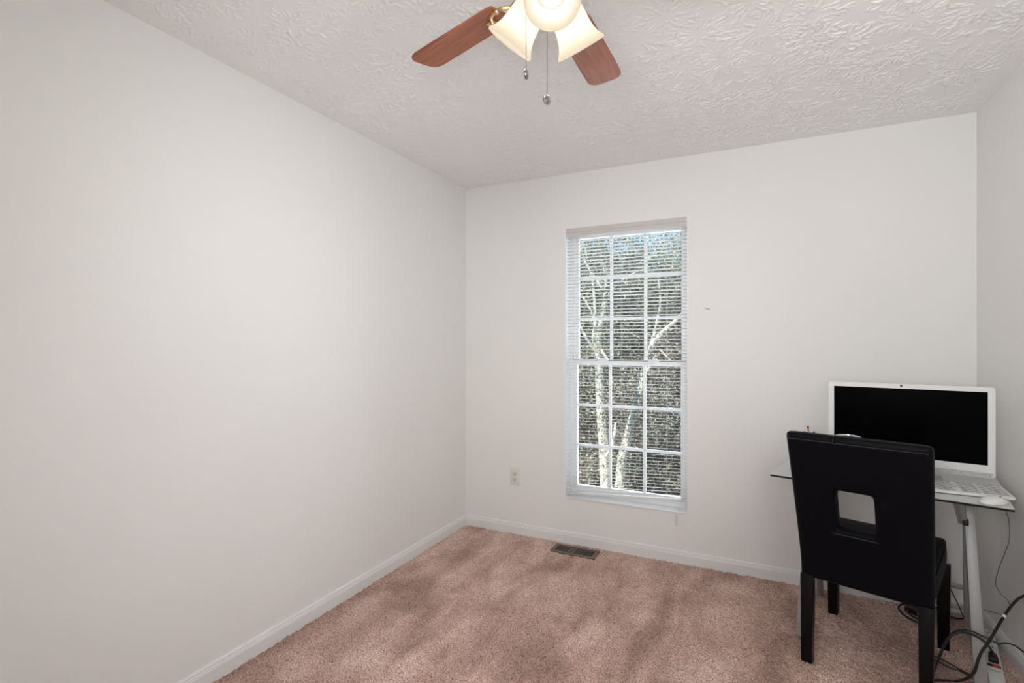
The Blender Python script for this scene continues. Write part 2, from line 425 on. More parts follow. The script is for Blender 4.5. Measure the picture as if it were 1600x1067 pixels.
# painted returns of the opening and the sill board
m = MB(); m.b2(wl(WX0 - .0005, -.002, WZ0), wl(WX0 + .006, Y0, WZ1 - .006)); m.b2(wl(WX1 - .006, -.002, WZ0), wl(WX1 + .0005, Y0, WZ1 - .006))
m.b2(wl(WX0 - .0005, -.002, WZ1 - .006), wl(WX1 + .0005, Y0, WZ1 + .0005)); m.build('jamb_lining', M_vinyl, win, smooth=False)
MB().box(wl((WX0 + WX1) / 2, .0385, WZ0 + .0052), (WW - .0125, .092, .010), bevel=.003).build('sill', M_trim, win)
ZM = on_plane(980, 567, 1, .1).z          # meeting rail height
def sash(name, z0, z1, y0, y1, top_rail, bot_rail):
    m = MB(); x0, x1 = WX0 + FW - .002, WX1 - FW + .002; st = .034
    m.b2(wl(x0, y0, z0), wl(x0 + st, y1, z1)); m.b2(wl(x1 - st, y0, z0), wl(x1, y1, z1))
    m.b2(wl(x0 + st, y0, z1 - top_rail), wl(x1 - st, y1, z1)); m.b2(wl(x0 + st, y0, z0), wl(x1 - st, y1, z0 + bot_rail))
    sx = m.build(name, M_vinyl, win, smooth=False)
    gx0, gx1, gz0, gz1 = x0 + st, x1 - st, z0 + bot_rail, z1 - top_rail; yc = (y0 + y1) / 2
    m = MB()
    for k in (1, 2):
        xx = gx0 + (gx1 - gx0) * k / 3; m.b2(wl(xx - .009, yc - .006, gz0), wl(xx + .009, yc + .006, gz1))
        zz = gz0 + (gz1 - gz0) * k / 3; m.b2(wl(gx0, yc - .0055, zz - .009), wl(gx1, yc + .0055, zz + .009))
    m.build('grille', M_vinyl, sx, smooth=False)
    MB().b2(wl(gx0 - .004, yc - .002, gz0 - .004), wl(gx1 + .004, yc + .002, gz1 + .004)).build('pane', M_pane, sx, smooth=False)
    return sx
sash('upper_sash', ZM - .016, WZ1 - FW, .122, .146, .030, .034)
lo = sash('lower_sash', WZ0 + FW, ZM + .018, .092, .116, .036, .046)
m = MB(); m.b2(wl(WX0 + FW, .0895, ZM + .0125), wl(WX1 - FW, .0918, ZM + .0160)); m.build('gap_shade', M_gapshade, lo, smooth=False)  # thin bar added to draw the shaded gap line between the sashes
m = MB()
for xx in (WX0 + WW * .30, WX0 + WW * .72):
    m.box(wl(xx, .097, ZM + .017), (.070, .022, .014), bevel=.003); m.box(wl(xx + .006, .094, ZM + .026), (.030, .008, .008), bevel=.002)
m.build('sash_lock', M_vinyl, lo)

# ------------------------------------------------------------------ mini blind
BX0, BX1 = WX0 + .007, WX1 - .007
bl = thing('window_blind', 'white mini blind lowered over the tall window, its bottom rail hanging crooked', 'blind', ((WX0 + WX1) / 2, .016, WZ1))
def bp(x, y, z): return Vector((x - (WX0 + WX1) / 2, y - .016, z - WZ1))
m = MB(); m.b2(bp(BX0, -.003, WZ1 - .030), bp(BX1, .034, WZ1 - .001)); m.build('head_rail', M_rail, bl, smooth=False)
m = MB(); m.b2(bp(BX0, -.0045, WZ1 - .054), bp(BX1, -.0015, WZ1 - .030)); m.build('valance', M_rail, bl, smooth=False)
m = MB(); m.bar(bp(BX0, -.005, WZ1 - .0285), bp(BX1, -.005, WZ1 - .0285), .004, .003); m.bar(bp(BX0, -.005, WZ1 - .055), bp(BX1, -.005, WZ1 - .055), .003, .003)
m.build('rail_lip', M_blind, bl)
PITCH = .0213; ztop = WZ1 - .066; zbotL = WZ0 + .034; NS = int((ztop - zbotL) / PITCH)
LIFT = .052
def slat_z(i):
    zl = ztop - i * (ztop - zbotL) / NS; t = max(0, (i - NS * .52) / (NS * .48)); return zl, zl + LIFT * t ** 1.35
vv, ff = [], []
TILT = R(-9)
for i in range(NS):
    zl, zr = slat_z(i)
    cs = []
    for u in np.linspace(-1, 1, 5):
        y = u * .0125; c = .0016 * (1 - u * u)
        cs.append((.016 + y * math.cos(TILT) - c * math.sin(TILT), y * math.sin(TILT) + c * math.cos(TILT)))
    o = len(vv)
    for x, z in ((BX0 + .002, zl), (BX1 - .002, zr)):
        for y, dz in cs: vv.append(bp(x, y, z + dz))
        for y, dz in cs: vv.append(bp(x, y, z + dz - .0005))
    for k in range(4):
        ff.append((o + k, o + k + 1, o + 10 + k + 1, o + 10 + k)); ff.append((o + 5 + k + 1, o + 5 + k, o + 15 + k, o + 15 + k + 1))
    ff.append((o, o + 10, o + 15, o + 5)); ff.append((o + 4, o + 9, o + 19, o + 14))
np_mesh('slats', [tuple(v) for v in vv], ff, M_blind, bl)
zl, zr = slat_z(NS)
MB().bar(bp(BX0, .016, zl - .006), bp(BX1, .016, zr - .006), .026, .013, bevel=.003).build('bottom_rail', M_blind, bl)
m = MB()
for fx in (.12, .48, .84):
    x = WX0 + WW * fx; zb = zl + (zr - zl) * fx - .004
    for y in (.0025, .0295): m.tube([bp(x, y, WZ1 - .055), bp(x, y, zb)], .0006, 5)
m.build('ladder_cords', M_cord, bl)
# pull cord with tassel, draped over the sill
tz = on_plane(1057, 804, 1, -.008); cx = tz.x
m = MB(); m.tube(smooth_path([bp(cx + .035, -.006, WZ1 - .05), bp(cx + .036, -.007, 1.2), bp(cx + .030, -.007, .40), bp(cx + .012, -.009, .325), bp(cx, -.011, tz.z)]), .0013, 6)
cordp = m.build('pull_cord', M_cord, bl)
m = MB(); m.lathe([(0, .002), (.004, 0), (.006, -.012), (.0065, -.03), (.005, -.034), (.006, -.040), (.0068, -.060), (.004, -.064), (0, -.064)], Matrix.Translation(bp(cx, -.011, tz.z)), 14)
m.build('tassel', M_outlet, cordp)

# ------------------------------------------------------------------ outlet and floor register
ol = thing('wall_outlet', 'white duplex outlet plate low on the wall left of the window', 'outlet', (.398, 0, .394))
MB().box((0, -.003, 0), (.072, .006, .118), bevel=.0025).build('cover_plate', M_outlet, ol)
for s in (1, -1):
    m = MB(); Mx = Matrix.Translation((0, -.006, s * .0195)) @ Matrix.Rotation(R(90), 4, 'X')
    poly = []
    for k in range(28):
        a = 2 * math.pi * k / 28; poly.append((.0165 * math.cos(a), max(-.0125, min(.0125, .0165 * math.sin(a)))))
    m.prism(poly, 0, .002, Mx); rc = m.build('receptacle', M_ivory, ol)
    m = MB()
    for dx, hh in ((-.0065, .009), (.0065, .007)): m.box((dx, -.0082, s * .0195 + .003), (.0022, .0012, hh))
    m.lathe([(0, 0), (.003, 0), (.003, .0012), (0, .0012)], Matrix.Translation((0, -.0076, s * .0195 - .007)) @ Matrix.Rotation(R(90), 4, 'X'), 12)
    m.build('slots', M_dark, rc)
m = MB(); m.lathe([(0, .0012), (.0025, .001), (.003, 0)], Matrix.Translation((0, -.006, 0)) @ Matrix.Rotation(R(90), 4, 'X'), 12); m.build('screw', M_nickel, ol)

rg = thing('floor_register', 'bronze metal floor vent set in the carpet below the window', 'vent', ((VX0 + VX1) / 2, (VY0 + VY1) / 2, 0), -.8)
gw, gd = VX1 - VX0, VY1 - VY0
m = MB(); fz0, fz1 = -.004, .007
m.b2((-gw / 2, -gd / 2, fz0), (gw / 2, -gd / 2 + .022, fz1)); m.b2((-gw / 2, gd / 2 - .022, fz0), (gw / 2, gd / 2, fz1))
m.b2((-gw / 2, -gd / 2 + .022, fz0), (-gw / 2 + .026, gd / 2 - .022, fz1)); m.b2((gw / 2 - .026, -gd / 2 + .022, fz0), (gw / 2, gd / 2 - .022, fz1))
m.build('frame', M_register, rg, smooth=False)
m = MB(); n = 20; x0, x1 = -gw / 2 + .026, gw / 2 - .026
for k in range(1, n):
    x = x0 + (x1 - x0) * k / n; w_ = .0042 if k != n // 2 else .011
    m.b2((x - w_ / 2, -gd / 2 + .020, .000), (x + w_ / 2, gd / 2 - .020, .006))
m.build('louvers', M_register, rg, smooth=False)
MB().b2((x0 - .004, -gd / 2 + .018, -.0105), (x1 + .004, gd / 2 - .018, -.003)).build('duct_opening', M_dark, rg, smooth=False)
MB().bar((x0 + .09, -.03, .0062), (x0 + .10, .028, .0062), .004, .003).build('damper_lever', M_nickel, rg)

# ------------------------------------------------------------------ ceiling fan
HUB = CAM + viewdir(0) * 1.3166 + viewdir(90) * .0987
ZB = 2.249 - H
fan = thing('ceiling_fan', 'ceiling fan with cherry wood blades and three lit frosted bell shades', 'ceiling fan', (HUB.x, HUB.y, H))
m = MB(); m.lathe([(0, 0), (.075, 0), (.078, -.012), (.070, -.035), (.055, -.045), (0, -.045)], None, 40); m.build('canopy', M_nickel, fan)
m = MB(); m.lathe([(0, -.040), (.050, -.042), (.088, -.055), (.100, -.080), (.100, -.125), (.094, -.140), (.098, -.150), (.094, -.168), (.062, -.180), (0, -.180)], None, 48); m.build('motor_housing', M_nickel, fan)
def blade_outline():
    R0, R1 = .170, .545; p = []
    prof = [(R0, .048), (R0 + .02, .052), (.30, .055), (.44, .0585), (R1 - .062, .0590)]
    rc = .026
    side = [(x, w) for x, w in prof]
    for k in range(0, 7):
        a = R(90 - 15 * k); side.append((R1 - rc - .010 + rc * math.cos(a) + .010 * (k / 6), .0590 - rc + rc * math.sin(a)))
    side.append((R1 + .002, .012))
    up = side; dn = [(x, -w) for x, w in side][::-1]
    return up + dn
for k in range(5):
    ang = 25.57 - 72 * k; d = viewdir(ang); yaw = math.degrees(math.atan2(d.y, d.x))
    Mx = Matrix.Rotation(R(yaw), 4, 'Z') @ Matrix.Translation((0, 0, ZB)) @ Matrix.Rotation(R(-6.6), 4, 'X')
    m = MB(); m.prism(blade_outline(), -.0035, .0035, None, bevel=.0015); bo = m.build('blade', M_blade, fan, smooth=False); bo.matrix_local = Mx
    m = MB()
    m.bar((.075, 0, .012), (.135, 0, -.006), .030, .006, bevel=.0015)
    ring = [(.170 + .040 * math.cos(2 * math.pi * j / 24), .030 * math.sin(2 * math.pi * j / 24), -.0065) for j in range(25)]
    m.tube(ring, .0055, 8, cap=False)
    m.bar((.205, 0, -.0065), (.235, 0, -.006), .018, .005, bevel=.0015)
    for sx, sy in ((.168, .030), (.168, -.030), (.215, 0)):
        m.lathe([(0, -.004), (.006, -.003), (.0075, 0), (.0075, .004)], Matrix.Translation((sx, sy, -.0105)), 12)
    m.build('blade_iron', M_brass, bo)
m = MB(); m.lathe([(0, -.178), (.058, -.180), (.062, -.195), (.058, -.222), (.066, -.230), (.066, -.250), (.050, -.270), (.020, -.282), (.012, -.292), (0, -.296)], None, 40)
kit = m.build('light_kit', M_nickel, fan)
MZ = 2.126 - H; MR = .1226
prof_o = [(.022, .002), (.029, -.002), (.038, -.011), (.0435, -.026), (.0455, -.046), (.0475, -.066), (.051, -.083), (.0575, -.099), (.0655, -.110), (.068, -.114), (.0675, -.118), (.065, -.119)]
prof_i = [(.062, -.114), (.0545, -.101), (.0475, -.084), (.044, -.066), (.042, -.046), (.040, -.026), (.034, -.012), (.026, -.005), (.018, -.001)]
SL = .119
for ang, tilt in ((48, 51), (-60, 49), (182, 46)):
    d = viewdir(ang); AX = R(tilt); axis = (d * math.cos(AX) + Vector((0, 0, -math.sin(AX)))).normalized()
    mouth = d * MR + Vector((0, 0, MZ)); neck = mouth - axis * SL
    q = axis.to_track_quat('-Z', 'Y').to_matrix().to_4x4(); Mx = Matrix.Translation(neck) @ q
    m = MB(); m.lathe(prof_o + prof_i, None, 48); sh = m.build('lamp_shade', M_shade, fan, ang=60); sh.matrix_local = Mx
    m = MB(); m.lathe([(0, .030), (.016, .028), (.022, .012), (.028, .004), (.029, -.006), (.026, -.008)], None, 28); sk = m.build('socket_cup', M_nickel, sh)
    pv = Mx.inverted() @ (d * .030 + Vector((0, 0, -.245)))
    m = MB(); m.tube([pv, (0, 0, .024)], .009, 10); m.build('lamp_arm', M_nickel, sh)
    m = MB(); m.lathe([(0, -SL + .010), (.009, -SL + .011), (.017, -SL + .016), (.0225, -SL + .025), (.024, -SL + .034), (.0225, -SL + .044), (.017, -SL + .056), (.012, -SL + .068), (.012, -.02), (0, -.02)], None, 24)
    m.build('bulb', M_bulb, sh)
def chain(px, y1, d, yaw):
    top = at_depth(px, -22, d); bot = at_depth(px, y1, d)
    off = Vector((HUB.x, HUB.y, H)); top -= off; bot -= off
    m = MB(); nb = int((top.z - bot.z) / .0036)
    for k in range(nb):
        z = bot.z + (top.z - bot.z) * (k + .5) / nb
        m.lathe([(0, .0013), (.00115, .0006), (.00115, -.0006), (0, -.0013)], Matrix.Translation((bot.x, bot.y, z)), 6)
    m.tube([top, bot], .0004, 4); ch = m.build('pull_chain', M_chain, fan)
    Mx = Matrix.Translation(bot - Vector((0, 0, .012))) @ Matrix.Rotation(R(yaw), 4, 'Z') @ Matrix.Rotation(R(90), 4, 'X')
    m = MB(); m.lathe([(0, .0022), (.009, .0022), (.0102, .003), (.0115, .0022), (.0120, 0), (.0115, -.0022), (.0102, -.003), (.009, -.0022), (0, -.0022)], Mx, 28)
    for sg in (1, -1):
        sp = []
        for k in range(30):
            a = k * .42; rr = .0008 + .0062 * k / 29; sp.append(Mx @ Vector((rr * math.cos(a), rr * math.sin(a), sg * .0024)))
        m.tube(sp, .0006, 5)
    m.build('pendant', M_pendant, ch)
chain(822, 109, 1.29, YAW + 72); chain(855, 149, 1.295, YAW + 38)

# ------------------------------------------------------------------ desk
DW, DD, DH = .78, .62, .74; DYAW = -12.6
ux, uy = Vector((math.cos(R(DYAW)), math.sin(R(DYAW)), 0)), Vector((-math.sin(R(DYAW)), math.cos(R(DYAW)), 0))
FL = Vector((1.968, -.667, 0)); DC = FL + ux * DW / 2 + uy * DD / 2
dk = thing('glass_desk', 'glass topped desk on silver splayed metal legs in the right corner', 'desk', DC, DYAW)
def rounded(w, d, r, n=5):
    p = []
    for cx_, cy_, a0 in ((w / 2 - r, d / 2 - r, 0), (-w / 2 + r, d / 2 - r, 90), (-w / 2 + r, -d / 2 + r, 180), (w / 2 - r, -d / 2 + r, 270)):
        for k in range(n + 1): a = R(a0 + 90 * k / n); p.append((cx_ + r * math.cos(a), cy_ + r * math.sin(a)))
    return p
m = MB(); m.prism(rounded(DW, DD, .006), DH - .008, DH)
for f in m.bm.faces: f.material_index = 0 if abs(f.normal.z) > .5 else 1
top = m.build('table_top', [M_desk, M_deskedge], dk, smooth=False)
for s in (-1, 1):
    xf = .312 if s > 0 else -.287; xt = .285 if s > 0 else -.268
    ft, rt_ = Vector((xt, -.030, DH - .075)), Vector((xt, .085, DH - .075))
    ff_, rf = Vector((xf, -.175, 0)), Vector((xf - s * .010, .305, .008))
    m = MB(); m.bar(ff_, ft, .040, .060, (0, 1, 0), bevel=.004, w2=.034, h2=.036); m.build('leg', M_silver, dk)
    m = MB(); m.bar(rf, rt_, .026, .050, (0, 1, 0), bevel=.004, w2=.026, h2=.036); lg = m.build('leg', M_silver, dk)
    m = MB(); m.lathe([(.020, -.006), (.022, 0), (.020, .010), (.012, .018), (0, .018)], Matrix.Translation((rf.x, rf.y - .004, .002)), 20, caps=(True, False)); m.build('foot_glide', M_greyplastic, lg)
    m = MB(); m.bar((xt, -.045, DH - .066), (xt, .105, DH - .066), .036, .034, bevel=.006)
    m.lathe([(.019, 0), (.019, .045), (.030, .048), (.030, .0515)], Matrix.Translation((xt, -.025, DH - .060)), 24, caps=(True, True))
    m.lathe([(.019, 0), (.019, .045), (.030, .048), (.030, .0515)], Matrix.Translation((xt, .090, DH - .060)), 24, caps=(True, True))
    hd = m.build('support_head', M_silver, dk)
    m = MB(); m.bar((xt - .038, -.150, DH - .010), (xt - .016, -.070, DH - .140), .010, .022, (1, 0, 0), bevel=.002); m.bar((xt - .050, -.150, DH - .010), (xt - .024, -.070, DH - .140), .004, .020, (1, 0, 0))
    br = m.build('tilt_bracket', M_silver, dk)
    MB().box((xt - .012, -.080, DH - .130), (.018, .016, .026), bevel=.003).build('knob', M_black, br)
    m = MB(); m.box((xt + .010, -.085, DH - .022), (.048, .026, .018), bevel=.006); m.bar((xt + .025, -.09, DH - .026), (xt + .075, -.105, DH - .038), .006, .004, bevel=.001); m.build('lever', M_black, br)
for z in (.222, .130): MB().bar((-.300, .265, z), (.300, .265, z), .012, .020, bevel=.003).build('stretcher', M_silver, dk)
for x in (-.21, 0, .21): MB().bar((x, .265, .130), (x, .265, .222), .008, .010).build('stretcher_post', M_silver, dk)

# ------------------------------------------------------------------ chair
CY = -18.5
ch = thing('dining_chair', 'black leatherette parsons chair with a square hole in its back, tucked under the glass desk', 'chair', (2.079, -.763, 0), CY)
CW = .433
def back_piece():
    """padded back with a keyhole opening: grid in (u, z), front and rear skins"""
    z0, z1 = .350, .967
    hu0, hu1, hz0, hz1 = .147, .266, .590, .749
    us = sorted(set([0, .004, .012, .03, .06, .10, hu0 - .012, hu0 - .004, hu0, .18, .215, .24, hu1, hu1 + .004, hu1 + .012, .31, .34, .373, .403, .421, .429, CW]))
    zs = sorted(set([z0, z0 + .006, z0 + .02, .40, .45, .50, .54, hz0 - .03, hz0 - .012, hz0 - .004, hz0, .65, .70, hz1, hz1 + .004, hz1 + .012, hz1 + .03, .86, .90, .935, z1 - .022, z1 - .010, z1 - .003, z1]))
    def widen(u, z): t = (z - z0) / (z1 - z0); k = 1 + .085 * t; return (u - CW / 2) * k + CW / 2 - .010 * t
    def lean(z): t = max(0, (z - .42) / (z1 - .42)); return -.118 * t ** 1.15
    th = .066
    bm = bmesh.new(); g = {}
    def hole(u, z): return hu0 < u < hu1 and hz0 < z < hz1
    def inset(u, z):
        e = min(u, CW - u, z1 - z, (z - z0) * 1.0)
        a = 0
        if e < .024: a = .024 - math.sqrt(max(0, .024 ** 2 - (.024 - e) ** 2))
        # roll around the opening
        dx = max(hu0 - u, u - hu1, 0); dz = max(hz0 - z, z - hz1, 0); dd = math.hypot(dx, dz)
        if dd < .012: a = max(a, .012 - math.sqrt(max(0, .012 ** 2 - (.012 - dd) ** 2)))
        # soft padding
        return a
    for side in (0, 1):
        for i, u in enumerate(us):
            for j, z in enumerate(zs):
                if hole(u, z): continue
                a = inset(u, z); puff = .006 * math.sin(math.pi * min(max(u / CW, 0), 1)) * math.sin(math.pi * (z - z0) / (z1 - z0))
                rc = .020; uu, zz = u, z
                # round the upper corners in outline
                for cu in (rc, CW - rc):
                    if (u < rc if cu == rc else u > CW - rc) and z > z1 - rc:
                        ddx = abs(u - cu); ddz = z - (z1 - rc); mx = max(ddx, ddz); hy = math.hypot(ddx, ddz)
                        if hy > 1e-6: k = mx / hy; uu = cu + (u - cu) * k; zz = z1 - rc + ddz * k
                v = (lean(z) + a - puff) if side == 0 else (lean(z) + th - a + puff * .6)
                sag = -.014 * math.sin(math.pi * u / CW) if j == 0 or j == 1 else 0
                g[side, i, j] = bm.verts.new((widen(uu, z), v, zz + sag * 0))
    def fc(*k): return bm.faces.new([g[x] for x in k])
    nu, nz = len(us), len(zs); solid = {}
    for i in range(nu - 1):
        for j in range(nz - 1):
            solid[i, j] = not hole((us[i] + us[i + 1]) / 2, (zs[j] + zs[j + 1]) / 2)
            if solid[i, j]:
                fc((0, i, j), (0, i + 1, j), (0, i + 1, j + 1), (0, i, j + 1)); fc((1, i, j), (1, i, j + 1), (1, i + 1, j + 1), (1, i + 1, j))
    for i in range(nu - 1):
        for j in range(nz - 1):
            if not solid[i, j]: continue
            for di, dj, e in ((-1, 0, ((i, j), (i, j + 1))), (1, 0, ((i + 1, j + 1), (i + 1, j))), (0, -1, ((i + 1, j), (i, j))), (0, 1, ((i, j + 1), (i + 1, j + 1)))):
                if not solid.get((i + di, j + dj), False):
                    (a, b_), (c, d_) = e
                    bm.faces.new((g[0, a, b_], g[0, c, d_], g[1, c, d_], g[1, a, b_]))
    bmesh.ops.recalc_face_normals(bm, faces=bm.faces[:])
    return bm, widen, lean, inset, z0, z1, th
bm, widen, lean, inset, z0, z1, th = back_piece()
m = MB(); m.bm = bm; bk = m.build('backrest', M_leather, ch, ang=50)
md = bk.modifiers.new('soft', 'SUBSURF'); md.levels = 1; md.render_levels = 1
# piping seams
def seam(pts, r=.0016): 
    mm = MB(); mm.tube(pts, r, 6); return mm
zz = z1 - .026
s1 = seam([(widen(u, zz), lean(zz) - .004 - .004 * math.sin(math.pi * u / CW), zz) for u in np.linspace(.010, CW - .012, 24)], .0014)
s1.tube([(widen(.158, z), lean(z) + v, z) for z, v in ((zz, -.0075), (z1 - .012, -.001), (z1 - .002, .012), (z1 + .0005, .03))], .0010, 6)
s1.build('top_seam', M_thread, bk)
hz = .590
s2 = seam([(widen(u, hz - .016), lean(hz) - .0085 - .003 * math.sin(math.pi * u / CW), hz - .016) for u in np.linspace(.130, .276, 14)], .0016); s2.build('opening_seam', M_thread, bk)
s3 = seam([(widen(u, .66), lean(.66) - .0045 - .004 * math.sin(math.pi * u / CW), .655) for u in np.linspace(.012, .128, 10)], .0009)
s3.build('panel_seam', M_leather, bk)
s3 = seam([(widen(u, .72), lean(.72) - .0045 - .004 * math.sin(math.pi * u / CW), .775 + (u - .3) * .02) for u in np.linspace(.276, CW - .012, 10)], .0009); s3.build('panel_seam', M_leather, bk)
# seat: puffed cushion over an apron
m = MB(); n = 10; SD0, SD1 = .050, .560
def seat_bm():
    bm = bmesh.new(); bmesh.ops.create_cube(bm, size=1)
    bmesh.ops.subdivide_edges(bm, edges=bm.edges[:], cuts=7, use_grid_fill=True)
    for v in bm.verts:
        x, y, z = v.co * 2
        puff = .012 * (1 - x ** 4) * (1 - y ** 4) if z > .99 else 0
        side = .010 * (1 - z * z) * (1 - y ** 4)
        fr = .012 * (1 - z * z)
        v.co = ((x * (CW / 2 - .006) + (side if x > .99 else -side if x < -.99 else 0)) + CW / 2, (y * .5 + .5) * (SD1 - SD0) + SD0 + (fr if y > .99 else 0), .353 + (z * .5 + .5) * .117 + puff)
    e = [e for e in bm.edges if len(e.link_faces) == 2 and e.calc_face_angle() > 1.0]
    bmesh.ops.bevel(bm, geom=e, offset=.016, segments=3, affect='EDGES', profile=.5)
    return bm
m = MB(); m.bm.free(); m.bm = seat_bm(); m.build('seat', M_leather, ch, ang=60)
for x, y, rake in ((.023, .024, -.006), (CW - .023, .024, -.006), (.008, .522, .004), (CW - .012, .522, .004)):
    m = MB(); m.bar((x, y + rake, .0), (x, y, .365), .040, .040, (0, 1, 0), bevel=.002, w2=.046, h2=.046); m.build('leg', M_blackwood, ch)

# ------------------------------------------------------------------ all-in-one computer
SR = Vector((2.755, -.518, 0)); CYAW = -11.5; SW, SHT = .527, .296
sx_, sy_ = Vector((math.cos(R(CYAW)), math.sin(R(CYAW)), 0)), Vector((-math.sin(R(CYAW)), math.cos(R(CYAW)), 0))
MC = SR - sx_ * SW / 2
pc = thing('desktop_computer', 'white all-in-one computer with a dark screen standing on the glass desk', 'computer', (MC.x, MC.y, DH), CYAW)
zb, zt = .036, .404                  # outer bezel bottom and top above the desk
sz0 = .828 - DH; sz1 = sz0 + SHT; bw = SW / 2 + .024
body = MB()
Mx = Matrix.Rotation(R(90), 4, 'X')
body.prism([(x, y + (zb + zt) / 2) for x, y in rounded(bw * 2, zt - zb, .012)], -.030, -.004, Mx, bevel=.003)   # y from .004 to .030
bd = body.build('housing', M_pcwhite, pc, ang=25)
m = MB()
m.b2((-bw + .003, 0, sz1), (bw - .003, .006, zt - .002)); m.b2((-bw + .003, 0, sz0 - .030), (bw - .003, .006, sz0))
m.b2((-bw + .003, 0, sz0), (-SW / 2, .006, sz1)); m.b2((SW / 2, 0, sz0), (bw - .003, .006, sz1)); m.build('bezel', M_pcwhite, bd, smooth=False)
MB().b2((-SW / 2, .0028, sz0), (SW / 2, .0060, sz1)).build('screen', M_screen, pc, smooth=False)
m = MB(); m.b2((-bw + .010, .0005, zb + .006), (bw - .010, .006, sz0 - .030)); m.build('speaker_grille', M_fabric, pc, smooth=False)
m = MB(); m.lathe([(0, .0012), (.0045, .0010), (.0048, 0)], Matrix.Translation((-.015, .0003, sz1 + .0125)) @ Mx, 16); m.build('camera_lens', M_black, pc)
m = MB(); m.bar((0, .045, .006), (0, .040, .160), .110, .012, (0, 1, 0), bevel=.003); m.prism([(x, y + .035) for x, y in rounded(.250, .150, .02)], 0, .007, None, bevel=.002); m.build('stand', M_silver, pc)

# ------------------------------------------------------------------ keyboard and mouse
KR = Vector((2.779, -.702)); KY = -1.5; KL, KD = .435, .138
kb = thing('keyboard', 'slim white keyboard in front of the computer, right end over the desk edge', 'keyboard', (KR.x - KL / 2, KR.y + KD / 2, DH), KY)
Kt = Matrix.Translation((0, 0, .0125)) @ Matrix.Rotation(R(4.0), 4, 'X')
m = MB(); m.prism(rounded(KL, KD, .010), -.0045, .0045, Kt, bevel=.002)
for sx in (-1, 1): m.box((sx * .17, .055, .0055), (.030, .010, .011), bevel=.002)
kc = m.build('case', M_key, kb)
rows = 6; kp = .0187; m = MB(); rk = random.Random(3)
def keyrow(x0, n, y, wd, first=1.0):
    x = x0
    for k in range(n):
        wk = wd * (first if k == 0 else 1)
        m.box((0, 0, 0), (wk - .0013, .0162, .0016), Kt @ Matrix.Translation((x + wk / 2, y, .0058)), bevel=.0008, seg=1)
        nf = len(m.bm.faces); m.box((0, 0, 0), (rk.uniform(.0016, .0030), .0030, .0004), Kt @ Matrix.Translation((x + wk / 2 - .003, y + .002, .0066)))
        m.bm.faces.ensure_lookup_table()
        for q in range(nf, len(m.bm.faces)): m.bm.faces[q].material_index = 1
        x += wk
for r in range(rows):
    y = .054 - r * .0205; off = (0, 0, .004, .007, .011, 0)[r]
    keyrow(-.208 + off, 14 if r < 4 else 13, y, kp if r != 5 else .0200)
    keyrow(.068, 3, y, kp); keyrow(.131, 4, y, kp)
m.build('keys', [M_pcwhite, M_legend], kc, smooth=False)

ms = thing('computer_mouse', 'white computer mouse lying in front of the keyboard near the desk corner', 'mouse', (2.692, -.775, DH), -58)
def mouse_bm():
    bm = bmesh.new(); bmesh.ops.create_uvsphere(bm, u_segments=32, v_segments=16, radius=1)
    for v in bm.verts:
        x, y, z = v.co; z = max(z, -.25)
        v.co = (x * .029 * (1 - .10 * y), y * .052, (z + .25) * .0215 * (1 - .28 * y * y) + .001)
    return bm
m = MB(); m.bm.free(); m.bm = mouse_bm(); sh = m.build('shell', M_pcwhite, ms, ang=70)
m = MB(); m.lathe([(.0, .003), (.004, .002), (.004, -.002), (0, -.003)], Matrix.Translation((0, .026, .0228)) @ Matrix.Rotation(R(90), 4, 'Y'), 16); m.build('scroll_wheel', M_ink, ms)

# ------------------------------------------------------------------ pencils, cup, tumbler
CUPP = Vector((2.150, -.585, DH))
cup = thing('pencil_cup', 'small pencil cup on the glass desk, hidden behind the black chair back', 'pencil cup', CUPP)
m = MB(); m.lathe([(0, 0), (.034, 0), (.036, .002), (.037, .095), (.035, .096), (.034, .004), (0, .003)], None, 32); m.build('body', M_black, cup)
pl = [((1262.3, 665.8), 2.27, 'brown wooden pencil, tallest of the pencils over the chair back'),
      ((1257.0, 673.6), 2.29, 'brown wooden pencil, leftmost and short beside the tallest one'),
      ((1271.8, 674.2), 2.25, 'dark pencil, rightmost of the pencils over the chair back')]
for k, ((px, py), d, lab) in enumerate(pl):
    tip = at_depth(px, py, d); base = CUPP + Vector(((-.012, .004, 0), (.010, .012, 0), (.010, -.012, 0))[k]) + Vector((0, 0, .008))
    ax = (tip - base).normalized(); ln = (tip - base).length
    o = thing('pencil', lab, 'pencil', base, group='pencils in the cup')
    q = ax.to_track_quat('Z', 'Y').to_matrix().to_4x4()
    m = MB(); m.lathe([(0, 0), (.0036, 0), (.0036, ln - .006)], q, 6); m.build('shaft', M_pencil if k < 2 else M_lead, o, smooth=False)
    m = MB(); m.lathe([(.0037, ln - .008), (.0039, ln - .006), (.0036, ln), (0, ln + .001)], q, 12); m.build('cap', M_lead, o)
tp = at_depth(1325, 681, 2.16)
tb = thing('drinking_glass', 'clear drinking glass on the desk, only its shiny rim showing above the chair back', 'glass', (tp.x, tp.y, DH))
hh = tp.z - DH
m = MB(); m.lathe([(0, 0), (.034, 0), (.036, .003), (.046, hh - .006), (.0435, hh - .006), (.033, .010), (0, .010)], None, 40); m.build('body', M_tumbler, tb)
m = MB(); m.lathe([(.0462, hh - .008), (.0475, hh - .003), (.0465, hh), (.0445, hh), (.0435, hh - .004), (.0440, hh - .008), (.0462, hh - .008)], None, 40); m.build('rim', M_glassrim, tb)

